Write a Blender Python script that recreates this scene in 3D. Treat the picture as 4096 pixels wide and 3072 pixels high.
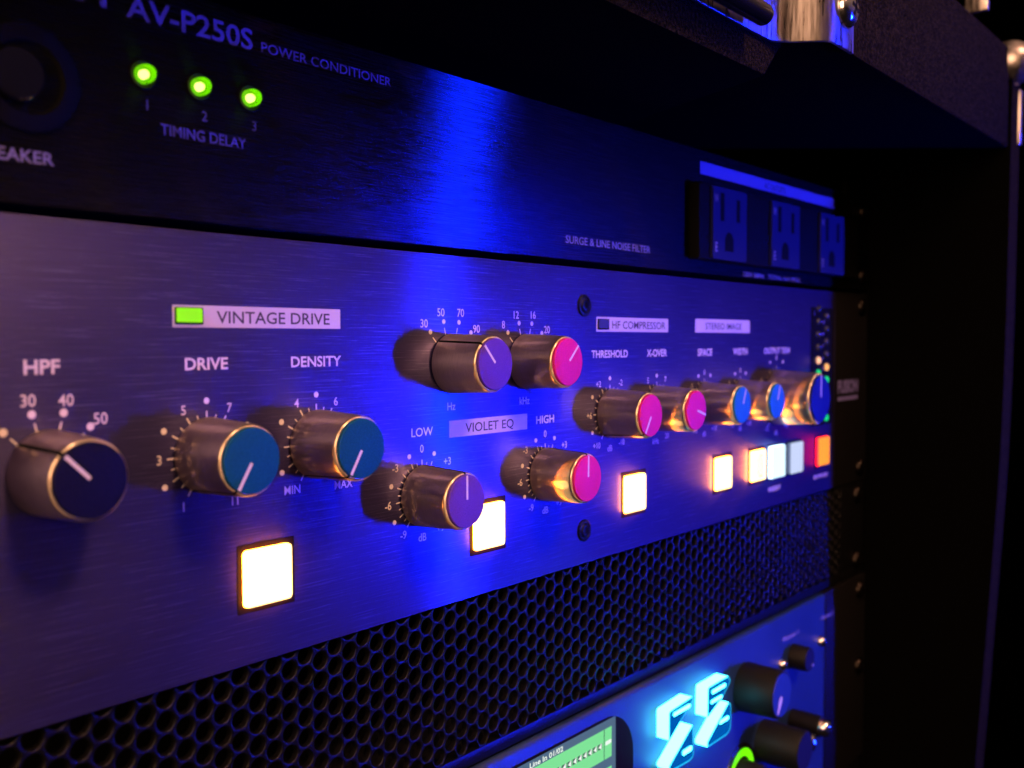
import bpy, bmesh, math, random
from mathutils import Matrix, Vector
random.seed(7)
MM = 0.001
scene = bpy.context.scene
for o in list(bpy.data.objects):
    bpy.data.objects.remove(o)
COL = scene.collection
rad = math.radians

# ------------------------------------------------------------------ camera
cam_d = bpy.data.cameras.new('camera')
cam = bpy.data.objects.new('camera', cam_d)
COL.objects.link(cam)
cam_d.sensor_fit = 'HORIZONTAL'
cam_d.sensor_width = 36.0
cam_d.lens = 34.50
cam_d.clip_start = 0.01
cam_d.clip_end = 60.0
cam.matrix_world = Matrix((
    (0.63808776, 0.03571524, -0.76913486, 0.0),
    (-0.76995700, 0.02544910, -0.63758808, -0.1689980),
    (-0.00319782, 0.99903792, 0.04373796, 0.0664669),
    (0, 0, 0, 1)))
cam_d.dof.use_dof = True
cam_d.dof.focus_distance = 0.246
cam_d.dof.aperture_fstop = 15.0
cam_d.dof.aperture_blades = 7
scene.camera = cam

# ------------------------------------------------------------------ world: a dim warm studio room
w = bpy.data.worlds.new('World')
scene.world = w
w.use_nodes = True
nt = w.node_tree
bg = nt.nodes['Background']
geo = nt.nodes.new('ShaderNodeTexCoord')
sep = nt.nodes.new('ShaderNodeSeparateXYZ')
ramp = nt.nodes.new('ShaderNodeValToRGB')
nt.links.new(geo.outputs['Generated'], sep.inputs[0])
mr = nt.nodes.new('ShaderNodeMapRange')
mr.inputs['From Min'].default_value = -1
mr.inputs['From Max'].default_value = 1
nt.links.new(sep.outputs['Z'], mr.inputs['Value'])
nt.links.new(mr.outputs[0], ramp.inputs[0])
ramp.color_ramp.elements[0].position = 0.52
ramp.color_ramp.elements[0].color = (0.010, 0.006, 0.0055, 1)
ramp.color_ramp.elements[1].position = 0.86
ramp.color_ramp.elements[1].color = (0.42, 0.235, 0.15, 1)
nt.links.new(ramp.outputs[0], bg.inputs['Color'])
bg.inputs['Strength'].default_value = 0.75

# ------------------------------------------------------------------ lamps
def area(name, loc, target, size, power, color, shape='DISK'):
    d = bpy.data.lights.new(name, 'AREA')
    d.shape = shape
    d.size = size
    d.energy = power
    d.color = color
    o = bpy.data.objects.new(name, d)
    COL.objects.link(o)
    o.location = loc
    v = Vector(target) - Vector(loc)
    o.rotation_euler = v.to_track_quat('-Z', 'Y').to_euler()
    return o

BLUE_POWER = 0.92
WARM_POWER = 1.75
blue = area('blue_stage_lamp', (2.14, -2.08, -0.27), (0.345, 0, 0.045), 0.14, BLUE_POWER, (0.002, 0.016, 1.0), 'ELLIPSE')
blue.data.size_y = 0.40
blue.data.spread = rad(11)
warm = area('warm_room_lamp', (0.14, -1.60, 1.80), (0.115, 0, 0.05), 0.55, WARM_POWER, (1.0, 0.47, 0.27))
warm.data.spread = rad(24)
area('warm_knob_fill', (-0.75, -0.45, 0.45), (0.15, 0, 0.05), 0.7, 13.0, (1.0, 0.53, 0.29), 'SQUARE')  # added fill standing for the warm room, brightens the knobs' left sides

scene.view_settings.view_transform = 'Standard'
scene.view_settings.look = 'None'
scene.view_settings.exposure = 0.0
scene.view_settings.gamma = 1.0
scene.view_settings.use_curve_mapping = False
scene.render.engine = 'CYCLES'
scene.cycles.max_bounces = 6
scene.cycles.sample_clamp_indirect = 4.0

# ------------------------------------------------------------------ materials
def principled(name, color, rough=0.5, metal=0.0, **kw):
    m = bpy.data.materials.new(name)
    m.use_nodes = True
    b = m.node_tree.nodes['Principled BSDF']
    b.inputs['Base Color'].default_value = (*color, 1)
    b.inputs['Roughness'].default_value = rough
    b.inputs['Metallic'].default_value = metal
    for k, v in kw.items():
        b.inputs[k.replace('_', ' ')].default_value = v
    return m

def nodes(m):
    return m.node_tree.nodes, m.node_tree.links, m.node_tree.nodes['Principled BSDF']

def noise_bump(m, scale3, strength, dist=0.0002, detail=3.0, rough_range=None, color_range=None, coord='Object'):
    n, l, b = nodes(m)
    tc = n.new('ShaderNodeTexCoord')
    mp = n.new('ShaderNodeMapping')
    mp.inputs['Scale'].default_value = scale3
    ns = n.new('ShaderNodeTexNoise')
    ns.inputs['Scale'].default_value = 1.0
    ns.inputs['Detail'].default_value = detail
    ns.inputs['Roughness'].default_value = 0.65
    l.new(tc.outputs[coord], mp.inputs[0])
    l.new(mp.outputs[0], ns.inputs['Vector'])
    if strength:
        bu = n.new('ShaderNodeBump')
        bu.inputs['Strength'].default_value = strength
        bu.inputs['Distance'].default_value = dist
        l.new(ns.outputs['Fac'], bu.inputs['Height'])
        l.new(bu.outputs[0], b.inputs['Normal'])
    if rough_range:
        r = n.new('ShaderNodeMapRange')
        r.inputs['From Min'].default_value = 0.3
        r.inputs['From Max'].default_value = 0.7
        r.inputs['To Min'].default_value = rough_range[0]
        r.inputs['To Max'].default_value = rough_range[1]
        l.new(ns.outputs['Fac'], r.inputs['Value'])
        l.new(r.outputs[0], b.inputs['Roughness'])
    if color_range:
        c = n.new('ShaderNodeValToRGB')
        c.color_ramp.elements[0].position = 0.40
        c.color_ramp.elements[1].position = 0.66
        c.color_ramp.elements[0].color = (*color_range[0], 1)
        c.color_ramp.elements[1].color = (*color_range[1], 1)
        l.new(ns.outputs['Fac'], c.inputs[0])
        l.new(c.outputs[0], b.inputs['Base Color'])
    return ns

def brushed_panel(name, diffuse, metal_color, mix, rough, aniso, bump, rr, cr=None, spec=0.15, sheen=None):
    """anodised aluminium brushed along X: two lobes, the metal one stretched across the grain"""
    m = bpy.data.materials.new(name)
    m.use_nodes = True
    n, l = m.node_tree.nodes, m.node_tree.links
    n.remove(n['Principled BSDF'])
    out = n['Material Output']
    tc = n.new('ShaderNodeTexCoord')
    mp = n.new('ShaderNodeMapping')
    mp.inputs['Scale'].default_value = (55, 1, 4300)
    ns = n.new('ShaderNodeTexNoise')
    ns.inputs['Scale'].default_value = 1
    ns.inputs['Detail'].default_value = 4
    ns.inputs['Roughness'].default_value = 0.7
    l.new(tc.outputs['Object'], mp.inputs[0])
    l.new(mp.outputs[0], ns.inputs['Vector'])
    mp2 = n.new('ShaderNodeMapping')
    mp2.inputs['Scale'].default_value = (35, 1, 700)
    ns2 = n.new('ShaderNodeTexNoise')
    ns2.inputs['Scale'].default_value = 1
    ns2.inputs['Detail'].default_value = 3
    l.new(tc.outputs['Object'], mp2.inputs[0])
    l.new(mp2.outputs[0], ns2.inputs['Vector'])
    mixh = n.new('ShaderNodeMath')
    mixh.operation = 'MULTIPLY_ADD'
    mixh.inputs[1].default_value = 0.35
    l.new(ns2.outputs['Fac'], mixh.inputs[0])
    l.new(ns.outputs['Fac'], mixh.inputs[2])
    bu = n.new('ShaderNodeBump')
    bu.inputs['Strength'].default_value = bump
    bu.inputs['Distance'].default_value = 0.00004
    l.new(mixh.outputs[0], bu.inputs['Height'])
    r = n.new('ShaderNodeMapRange')
    r.inputs['From Min'].default_value = 0.3
    r.inputs['From Max'].default_value = 0.7
    r.inputs['To Min'].default_value = rough * (1 - rr)
    r.inputs['To Max'].default_value = rough * (1 + rr)
    l.new(ns.outputs['Fac'], r.inputs['Value'])
    tg = n.new('ShaderNodeTangent')
    tg.direction_type = 'UV_MAP'
    tg.uv_map = 'UVMap'
    g = n.new('ShaderNodeBsdfAnisotropic')
    g.inputs['Anisotropy'].default_value = aniso
    g.inputs['Color'].default_value = (*metal_color, 1)
    if cr:
        c = n.new('ShaderNodeValToRGB')
        c.color_ramp.elements[0].position = 0.32
        c.color_ramp.elements[1].position = 0.68
        c.color_ramp.elements[0].color = (*[v * cr[0] for v in metal_color], 1)
        c.color_ramp.elements[1].color = (*[v * cr[1] for v in metal_color], 1)
        l.new(ns.outputs['Fac'], c.inputs[0])
        l.new(c.outputs[0], g.inputs['Color'])
    l.new(r.outputs[0], g.inputs['Roughness'])
    l.new(tg.outputs[0], g.inputs['Tangent'])
    l.new(bu.outputs[0], g.inputs['Normal'])
    p = n.new('ShaderNodeBsdfPrincipled')
    sm = n.new('ShaderNodeTexNoise')            # faint handling smudges
    sm.inputs['Scale'].default_value = 26
    sm.inputs['Detail'].default_value = 5
    l.new(tc.outputs['Object'], sm.inputs['Vector'])
    sc = n.new('ShaderNodeValToRGB')
    sc.color_ramp.elements[0].position = 0.35
    sc.color_ramp.elements[1].position = 0.68
    sc.color_ramp.elements[0].color = (*[v * 0.8 for v in diffuse], 1)
    sc.color_ramp.elements[1].color = (*[v * 1.25 for v in diffuse], 1)
    l.new(sm.outputs['Fac'], sc.inputs[0])
    l.new(sc.outputs[0], p.inputs['Base Color'])
    p.inputs['Roughness'].default_value = 0.5
    p.inputs['Specular IOR Level'].default_value = spec
    l.new(bu.outputs[0], p.inputs['Normal'])
    mx = n.new('ShaderNodeMixShader')
    mx.inputs[0].default_value = mix
    l.new(p.outputs[0], mx.inputs[1])
    l.new(g.outputs[0], mx.inputs[2])
    last = mx
    if sheen:                                   # a second, broad satin lobe of the coating
        g2 = n.new('ShaderNodeBsdfAnisotropic')
        g2.inputs['Color'].default_value = (*sheen[0], 1)
        g2.inputs['Roughness'].default_value = sheen[1]
        g2.inputs['Anisotropy'].default_value = 0.3
        c2 = n.new('ShaderNodeValToRGB')
        c2.color_ramp.elements[0].position = 0.3
        c2.color_ramp.elements[1].position = 0.7
        c2.color_ramp.elements[0].color = (*[v * 0.72 for v in sheen[0]], 1)
        c2.color_ramp.elements[1].color = (*[v * 1.28 for v in sheen[0]], 1)
        l.new(ns.outputs['Fac'], c2.inputs[0])
        l.new(c2.outputs[0], g2.inputs['Color'])
        l.new(tg.outputs[0], g2.inputs['Tangent'])
        l.new(bu.outputs[0], g2.inputs['Normal'])
        mx2 = n.new('ShaderNodeMixShader')
        mx2.inputs[0].default_value = sheen[2]
        l.new(mx.outputs[0], mx2.inputs[1])
        l.new(g2.outputs[0], mx2.inputs[2])
        last = mx2
    l.new(last.outputs[0], out.inputs['Surface'])
    return m

def emitter(name, color, strength, base=(0.02, 0.02, 0.02)):
    m = principled(name, base, 0.4)
    b = m.node_tree.nodes['Principled BSDF']
    b.inputs['Specular IOR Level'].default_value = 0.0
    b.inputs['Emission Color'].default_value = (*color, 1)
    b.inputs['Emission Strength'].default_value = strength
    return m

M = {}
M['panel'] = brushed_panel('slate_anodised_panel', (0.0155, 0.0125, 0.050), (0.22, 0.24, 0.42), 0.195, 0.24, 0.81, 0.16, 0.28, (0.45, 1.55), 0.1, ((0.125, 0.115, 0.38), 0.42, 0.26))
M['black_panel'] = brushed_panel('black_anodised_panel', (0.004, 0.004, 0.0045), (0.26, 0.26, 0.30), 0.21, 0.265, 0.92, 0.30, 0.30, (0.35, 1.65), 0.04, ((0.05, 0.05, 0.15), 0.33, 0.10))
M['low_panel'] = brushed_panel('blue_anodised_panel', (0.010, 0.030, 0.13), (0.3, 0.3, 0.34), 0.15, 0.45, 0.5, 0.1, 0.2)
M['print'] = principled('white_screen_print', (0.54, 0.50, 0.54), 0.5)
M['print_grey'] = principled('grey_screen_print', (0.30, 0.28, 0.33), 0.55)
M['print_dim'] = principled('dim_screen_print', (0.14, 0.125, 0.36), 0.55)
M['ink'] = principled('dark_ink', (0.03, 0.025, 0.05), 0.6)
M['box'] = principled('white_label_field', (0.42, 0.39, 0.43), 0.5)
noise_bump(M['box'], (400, 1, 6000), 0.3, 0.00003, rough_range=(0.35, 0.6))
def turned_metal(name, color, rough, aniso):
    m = bpy.data.materials.new(name)
    m.use_nodes = True
    n, l = m.node_tree.nodes, m.node_tree.links
    n.remove(n['Principled BSDF'])
    tc = n.new('ShaderNodeTexCoord')
    mp = n.new('ShaderNodeMapping')
    mp.inputs['Scale'].default_value = (500, 9000, 500)
    ns = n.new('ShaderNodeTexNoise')
    ns.inputs['Scale'].default_value = 1
    ns.inputs['Detail'].default_value = 3
    l.new(tc.outputs['Object'], mp.inputs[0])
    l.new(mp.outputs[0], ns.inputs['Vector'])
    c = n.new('ShaderNodeValToRGB')
    c.color_ramp.elements[0].position = 0.3
    c.color_ramp.elements[1].position = 0.7
    c.color_ramp.elements[0].color = (*[v * 0.8 for v in color], 1)
    c.color_ramp.elements[1].color = (*color, 1)
    l.new(ns.outputs['Fac'], c.inputs[0])
    tg = n.new('ShaderNodeTangent')
    tg.direction_type = 'UV_MAP'
    tg.uv_map = 'UVMap'
    g = n.new('ShaderNodeBsdfAnisotropic')
    g.inputs['Roughness'].default_value = rough
    g.inputs['Anisotropy'].default_value = aniso
    l.new(c.outputs[0], g.inputs['Color'])
    l.new(tg.outputs[0], g.inputs['Tangent'])
    g2 = n.new('ShaderNodeBsdfAnisotropic')
    g2.inputs['Roughness'].default_value = 0.17
    l.new(c.outputs[0], g2.inputs['Color'])
    mx = n.new('ShaderNodeMixShader')
    mx.inputs[0].default_value = 0.30
    l.new(g.outputs[0], mx.inputs[1])
    l.new(g2.outputs[0], mx.inputs[2])
    l.new(mx.outputs[0], n['Material Output'].inputs['Surface'])
    return m
M['alu'] = turned_metal('turned_aluminium', (0.97, 0.80, 0.64), 0.62, 0.97)
M['groove'] = principled('dark_slot', (0.004, 0.004, 0.004), 0.7, Specular_IOR_Level=0.05)
M['black_plastic'] = principled('black_plastic', (0.006, 0.006, 0.0065), 0.55, Specular_IOR_Level=0.15)
noise_bump(M['black_plastic'], (3000, 3000, 3000), 0.15, 0.0001)
M['black_gloss'] = principled('black_gloss', (0.006, 0.006, 0.007), 0.18)
M['steel_black'] = principled('black_powder_coat', (0.0025, 0.0025, 0.003), 0.38, Specular_IOR_Level=0.17)
noise_bump(M['steel_black'], (2500, 2500, 2500), 0.12, 0.0001)
M['chassis'] = principled('dark_chassis_steel', (0.008, 0.008, 0.008), 0.7, Specular_IOR_Level=0.1)
M['receptacle'] = principled('grey_receptacle_plastic', (0.013, 0.015, 0.075), 0.5, Specular_IOR_Level=0.05)
M['carpet'] = principled('black_carpet', (0.01, 0.01, 0.01), 0.95, Specular_IOR_Level=0.05)
noise_bump(M['carpet'], (1000, 1000, 1000), 1.0, 0.0012, detail=5, color_range=((0.0006, 0.0006, 0.0004), (0.030, 0.023, 0.013)))
M['ear'] = principled('shade_black_ear', (0.004, 0.0038, 0.0038), 0.6, Specular_IOR_Level=0.08)  # near-black colour carries the shade over the panel ends
M['inner'] = principled('shade_black_case', (0.0012, 0.0012, 0.0012), 0.9, Specular_IOR_Level=0.02)  # darker than the carpet: shade of the case interior put into the colour
M['zinc'] = principled('worn_zinc_steel', (0.62, 0.58, 0.60), 0.34, 1.0)
noise_bump(M['zinc'], (800, 800, 70), 0.12, 0.0003, rough_range=(0.22, 0.5), color_range=((0.46, 0.41, 0.40), (0.60, 0.56, 0.57)))
M['screw'] = principled('black_oxide_steel', (0.03, 0.025, 0.022), 0.34, 1.0)
M['chrome'] = principled('chrome', (0.75, 0.75, 0.78), 0.14, 1.0)
noise_bump(M['chrome'], (500, 500, 500), 0.06, 0.0002, rough_range=(0.1, 0.25))
M['wall'] = principled('dark_backdrop', (0.001, 0.001, 0.001), 0.95, Specular_IOR_Level=0.0)  # near-black holds the darkness of the unlit room
noise_bump(M['wall'], (20, 20, 20), 0.2, 0.01)

def cap_mat(name, col):
    m = principled(name, col, 0.5, Specular_IOR_Level=0.06)
    noise_bump(m, (4500, 4500, 4500), 0.35, 0.00006, rough_range=(0.35, 0.6), color_range=([v * 0.72 for v in col], [v * 1.35 for v in col]))
    return m
CAPS = {
    'navy': cap_mat('navy_cap', (0.005, 0.005, 0.032)),
    'teal': cap_mat('teal_cap', (0.004, 0.058, 0.17)),
    'violet': cap_mat('violet_cap', (0.085, 0.035, 0.36)),
    'pink': cap_mat('pink_cap', (0.50, 0.015, 0.24)),
    'azure': cap_mat('azure_cap', (0.012, 0.14, 0.40)),
    'blue': cap_mat('deep_blue_cap', (0.006, 0.012, 0.16)),
}
M['amber_face'] = emitter('amber_lit_face', (1.0, 0.72, 0.28), 3.6)
M['amber_side'] = emitter('amber_lit_side', (1.0, 0.24, 0.02), 65.0)
M['white_face'] = emitter('cool_white_lit_face', (0.60, 0.84, 1.0), 1.55)
M['white_side'] = emitter('cool_white_lit_side', (0.55, 0.75, 1.0), 5.0)
M['pale_face'] = emitter('pale_blue_lit_face', (0.62, 0.72, 1.0), 0.95)
M['pale_side'] = emitter('pale_blue_lit_side', (0.4, 0.55, 1.0), 0.3)
M['red_face'] = emitter('orange_lit_face', (1.0, 0.26, 0.01), 1.5)
M['red_side'] = emitter('red_lit_side', (1.0, 0.004, 0.012), 9.0)
M['bezel'] = principled('dark_button_bezel', (0.005, 0.0035, 0.003), 0.6, Specular_IOR_Level=0.05)
M['led_green'] = emitter('green_led_window', (0.28, 0.95, 0.0), 0.95)
M['led_green'].node_tree.nodes['Principled BSDF'].inputs['Specular IOR Level'].default_value = 0.0
M['led_off'] = principled('unlit_led_window', (0.03, 0.03, 0.06), 0.25)
M['led_core'] = emitter('led_hot_core', (1.0, 0.95, 0.35), 6.0)
M['dot_amber'] = emitter('amber_led', (1.0, 0.42, 0.13), 1.4)
M['dot_pink'] = emitter('pinkish_amber_led', (1.0, 0.48, 0.28), 1.5)
M['dot_green'] = emitter('emerald_led', (0.0, 0.70, 0.22), 1.1)
M['dot_off'] = principled('unlit_led', (0.02, 0.022, 0.03), 0.2)
M['ring_green'] = emitter('green_ring_light', (0.16, 1.0, 0.0), 1.25)
M['logo_side'] = emitter('cyan_white_acrylic_edge', (0.07, 0.80, 1.0), 10.0)
M['logo_rim'] = emitter('cyan_acrylic_rim', (0.005, 0.62, 1.0), 1.15)
M['logo_front'] = emitter('blue_acrylic_face', (0.0, 0.10, 0.40), 0.9, base=(0.0, 0.02, 0.06))
M['scr_bg'] = emitter('screen_slate', (0.065, 0.14, 0.22), 0.95)
M['scr_green'] = emitter('screen_green', (0.20, 0.80, 0.30), 0.95)
M['scr_white'] = emitter('screen_white', (0.85, 0.95, 0.85), 1.0)
M['scr_dark'] = emitter('screen_dark', (0.02, 0.07, 0.06), 0.8)

def led_dome_mat():
    m = bpy.data.materials.new('lime_led_dome')
    m.use_nodes = True
    n, l = m.node_tree.nodes, m.node_tree.links
    n.remove(n['Principled BSDF'])
    e = n.new('ShaderNodeEmission')
    e.inputs['Color'].default_value = (0.22, 0.95, 0.0, 1)
    e.inputs['Strength'].default_value = 1.0
    t = n.new('ShaderNodeBsdfTransparent')
    t.inputs['Color'].default_value = (0.9, 1.0, 0.6, 1)
    mx = n.new('ShaderNodeMixShader')
    mx.inputs[0].default_value = 0.62
    l.new(t.outputs[0], mx.inputs[1])
    l.new(e.outputs[0], mx.inputs[2])
    l.new(mx.outputs[0], n['Material Output'].inputs['Surface'])
    return m
M['led_dome'] = led_dome_mat()

# ------------------------------------------------------------------ helpers (all dimensions in millimetres, panel plane y = 0, camera at -y)
def finish(name, bm, mats, parent=None, smooth=None):
    me = bpy.data.meshes.new(name)
    bm.normal_update()
    bmesh.ops.scale(bm, vec=(MM, MM, MM), verts=bm.verts)
    if smooth is not None:
        ca = math.cos(rad(smooth))
        for f in bm.faces:
            f.smooth = True
        for e in bm.edges:
            if len(e.link_faces) == 2:
                e.smooth = e.link_faces[0].normal.dot(e.link_faces[1].normal) > ca
    bm.to_mesh(me)
    bm.free()
    if not isinstance(mats, (list, tuple)):
        mats = [mats]
    for m in mats:
        me.materials.append(m)
    o = bpy.data.objects.new(name, me)
    COL.objects.link(o)
    if parent:
        o.parent = parent
    return o

def thing(name, label, cat, group=None):
    o = bpy.data.objects.new(name, None)
    o.empty_display_size = 0.01
    COL.objects.link(o)
    o['label'] = label
    o['category'] = cat
    if group:
        o['group'] = group
    return o

def tag(o, label, cat, group=None):
    o['label'] = label
    o['category'] = cat
    if group:
        o['group'] = group
    return o

def add_box(bm, x0, x1, y0, y1, z0, z1, mi=0, bevel=0.0, seg=2):
    vs = [bm.verts.new(p) for p in ((x0, y0, z0), (x1, y0, z0), (x1, y1, z0), (x0, y1, z0),
                                    (x0, y0, z1), (x1, y0, z1), (x1, y1, z1), (x0, y1, z1))]
    fs = [bm.faces.new([vs[i] for i in q]) for q in
          ((0, 1, 5, 4), (1, 2, 6, 5), (2, 3, 7, 6), (3, 0, 4, 7), (4, 5, 6, 7), (3, 2, 1, 0))]
    for f in fs:
        f.material_index = mi
    if bevel:
        es = list({e for f in fs for e in f.edges})
        r = bmesh.ops.bevel(bm, geom=es, offset=bevel, segments=seg, affect='EDGES', profile=0.5)
        for f in r['faces']:
            f.material_index = mi
    return fs

def box(name, x0, x1, y0, y1, z0, z1, mat, parent=None, bevel=0.0, seg=2, smooth=30):
    bm = bmesh.new()
    add_box(bm, x0, x1, y0, y1, z0, z1, 0, bevel, seg)
    return finish(name, bm, mat, parent, smooth)

def add_uv_zx(me):
    uv = me.uv_layers.new(name='UVMap')
    for lp in me.loops:
        co = me.vertices[lp.vertex_index].co
        uv.data[lp.index].uv = (co.x * 2.0, co.z * 2.0)

def add_lathe(bm, cx, cz, prof, seg=48, mis=None, closed_front=True):
    """prof: list of (y, r) from panel outwards; axis along y through (cx, cz)"""
    rings = []
    for (y, r) in prof:
        if r <= 1e-6:
            rings.append([bm.verts.new((cx, y, cz))])
        else:
            rings.append([bm.verts.new((cx + r * math.sin(2 * math.pi * k / seg), y, cz + r * math.cos(2 * math.pi * k / seg))) for k in range(seg)])
    for i in range(len(rings) - 1):
        a, b = rings[i], rings[i + 1]
        for k in range(seg):
            k2 = (k + 1) % seg
            if len(a) == 1 and len(b) == 1:
                continue
            if len(b) == 1:
                f = bm.faces.new((a[k], a[k2], b[0]))
            elif len(a) == 1:
                f = bm.faces.new((a[0], b[k2], b[k]))
            else:
                f = bm.faces.new((a[k], a[k2], b[k2], b[k]))
            f.material_index = mis[i] if mis else 0

def lathe(name, cx, cz, prof, mat, parent=None, seg=48, smooth=40, mis=None):
    bm = bmesh.new()
    add_lathe(bm, cx, cz, prof, seg, mis)
    bmesh.ops.recalc_face_normals(bm, faces=bm.faces)
    return finish(name, bm, mat, parent, smooth)

def add_poly(bm, pts, y, mi=0):
    vs = [bm.verts.new((x, y, z)) for x, z in pts]
    f = bm.faces.new(vs)
    f.normal_update()
    if f.normal.y > 0:
        f.normal_flip()
    f.material_index = mi
    return f

def add_prism(bm, pts, y0, y1, mi_side=0, mi_front=0):
    """outline pts (x,z) extruded from y0 (back) to y1 (front, smaller y)"""
    a = [bm.verts.new((x, y0, z)) for x, z in pts]
    b = [bm.verts.new((x, y1, z)) for x, z in pts]
    n = len(pts)
    for i in range(n):
        j = (i + 1) % n
        bm.faces.new((a[i], a[j], b[j], b[i])).material_index = mi_side
    bm.faces.new(b).material_index = mi_front
    bm.faces.new(a[::-1]).material_index = mi_side

def rounded_rect(x0, x1, z0, z1, r, n=5):
    pts = []
    for cx, cz, a0 in ((x1 - r, z1 - r, 0), (x0 + r, z1 - r, 90), (x0 + r, z0 + r, 180), (x1 - r, z0 + r, 270)):
        for k in range(n + 1):
            a = rad(a0 + 90 * k / n)
            pts.append((cx + r * math.cos(a), cz + r * math.sin(a)))
    return pts

def round_poly(pts, rs, n=4):
    out = []
    N = len(pts)
    if not isinstance(rs, (list, tuple)):
        rs = [rs] * N
    for i in range(N):
        p = Vector(pts[i]); a = Vector(pts[i - 1]); b = Vector(pts[(i + 1) % N])
        da = (a - p).normalized(); db = (b - p).normalized()
        r = min(rs[i], (a - p).length * 0.45, (b - p).length * 0.45)
        s, e = p + da * r, p + db * r
        for k in range(n + 1):
            t = k / n
            q = s * (1 - t) ** 2 + p * 2 * t * (1 - t) + e * t * t
            out.append((q.x, q.y))
    return out

def inset_poly(pts, d):
    """inset of a simple outline by d (works for the near-convex shapes used here)"""
    N = len(pts)
    area2 = sum(pts[i][0] * pts[(i + 1) % N][1] - pts[(i + 1) % N][0] * pts[i][1] for i in range(N))
    s = 1 if area2 > 0 else -1
    out = []
    for i in range(N):
        p = Vector(pts[i])
        e1 = (p - Vector(pts[i - 1])); e2 = (Vector(pts[(i + 1) % N]) - p)
        if e1.length < 1e-6 or e2.length < 1e-6:
            out.append(tuple(p)); continue
        n1 = Vector((-e1.y, e1.x)).normalized() * s
        n2 = Vector((-e2.y, e2.x)).normalized() * s
        m = (n1 + n2)
        m = m.normalized() if m.length > 1e-6 else n1
        c = max(0.4, m.dot(n1))
        q = p + m * (d / c)
        out.append((q.x, q.y))
    return out

# ---- lettering
def glyph_bm(bm, text, x0, x1, zb, zt, y, mi=0, offset=0.012, upper=True, spacing=1.0):
    """adds a flat text mesh fitted in x0..x1 and baseline zb .. cap height zt"""
    cu = bpy.data.curves.new('lettering_curve', 'FONT')
    cu.body = text
    cu.size = 1.0
    cu.offset = offset
    cu.resolution_u = 3
    cu.space_character = spacing
    ob = bpy.data.objects.new('lettering_curve', cu)
    COL.objects.link(ob)
    dg = bpy.context.evaluated_depsgraph_get()
    dg.update()
    me = bpy.data.meshes.new_from_object(ob.evaluated_get(dg))
    xs = [v.co.x for v in me.vertices]
    mnx, mxx = min(xs), max(xs)
    cap = 0.729
    W = max(mxx - mnx, 1e-6)
    sz = (zt - zb) / cap
    sx = sz if x1 is None else (x1 - x0) / W
    off = 0.0
    base = len(bm.verts)
    vs = [bm.verts.new((x0 + (v.co.x - mnx) * sx, y, zb + v.co.y * sz)) for v in me.vertices]
    for p in me.polygons:
        try:
            f = bm.faces.new([vs[i] for i in p.vertices])
            f.material_index = mi
        except ValueError:
            pass
    COL.objects.unlink(ob)
    bpy.data.objects.remove(ob)
    bpy.data.curves.remove(cu)
    bpy.data.meshes.remove(me)
    return W * sx

def text_width(text, h, offset=0.012):
    bm = bmesh.new()
    wd = glyph_bm(bm, text, 0, None, 0, h, 0, offset=offset)
    bm.free()
    return wd

def face_front(bm):
    for f in bm.faces:
        f.normal_update()
        if abs(f.normal.y) > 0.5 and f.normal.y > 0:
            f.normal_flip()

def lettering(text, x0, x1, zb, zt, mat, parent, y=-0.06, offset=0.012, name='lettering', spacing=1.0):
    bm = bmesh.new()
    glyph_bm(bm, text, x0, x1, zb, zt, y, 0, offset, spacing=spacing)
    face_front(bm)
    return finish(name, bm, mat, parent)

def centred(bm, text, cx, cz, h, y=-0.06, mi=0, offset=0.012, squeeze=1.0):
    wd = text_width(text, h, offset) * squeeze
    glyph_bm(bm, text, cx - wd / 2, cx + wd / 2, cz - h / 2, cz + h / 2, y, mi, offset)

def add_disc(bm, cx, cz, r, y, n=20, mi=0):
    add_poly(bm, [(cx + r * math.sin(2 * math.pi * k / n), cz + r * math.cos(2 * math.pi * k / n)) for k in range(n)], y, mi)

def add_bar(bm, ax, az, bx, bz, wd, y, mi=0):
    d = Vector((bx - ax, bz - az)).normalized()
    nx, nz = -d.y * wd / 2, d.x * wd / 2
    add_poly(bm, [(ax + nx, az + nz), (bx + nx, bz + nz), (bx - nx, bz - nz), (ax - nx, az - nz)], y, mi)

def pol(cx, cz, ang, r):
    a = rad(ang)
    return cx + r * math.sin(a), cz + r * math.cos(a)

# ------------------------------------------------------------------ setting: black backdrop added to keep the background dark
bm = bmesh.new()
add_box(bm, -6000, 30000, 1900, 1950, -9000, 14000)
wall = finish('black_backdrop', bm, M['wall'])
wall['kind'] = 'structure'

# ------------------------------------------------------------------ road case
case = thing('road_case', 'black carpet-lined rack case with steel latch bracket and chrome corner, framing the gear', 'rack case')
bm = bmesh.new()
# right wall: its front edge is cut back towards the bottom
prof = [(-60.6, 194), (-60.3, 141), (-59.8, 74), (-59.3, 46), (-58.6, 18), (-57.6, -4), (-56.4, -26), (-54, -67), (-52.2, -98), (-50.2, -130), (-46, -300), (420, -300), (420, 194)]
n = len(prof)
a = [bm.verts.new((474.5, y, z)) for y, z in prof]
b = [bm.verts.new((489.5, y, z)) for y, z in prof]
for i in range(n):
    j = (i + 1) % n
    bm.faces.new((a[i], b[i], b[j], a[j]))
bm.faces.new(a); bm.faces.new(b[::-1])
bmesh.ops.recalc_face_normals(bm, faces=bm.faces)
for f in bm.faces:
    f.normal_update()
    f.material_index = 1 if f.normal.x < -0.5 else 0  # inward face coloured black to stand for its shade
finish('side_wall', bm, [M['carpet'], M['inner']], case)
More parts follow.
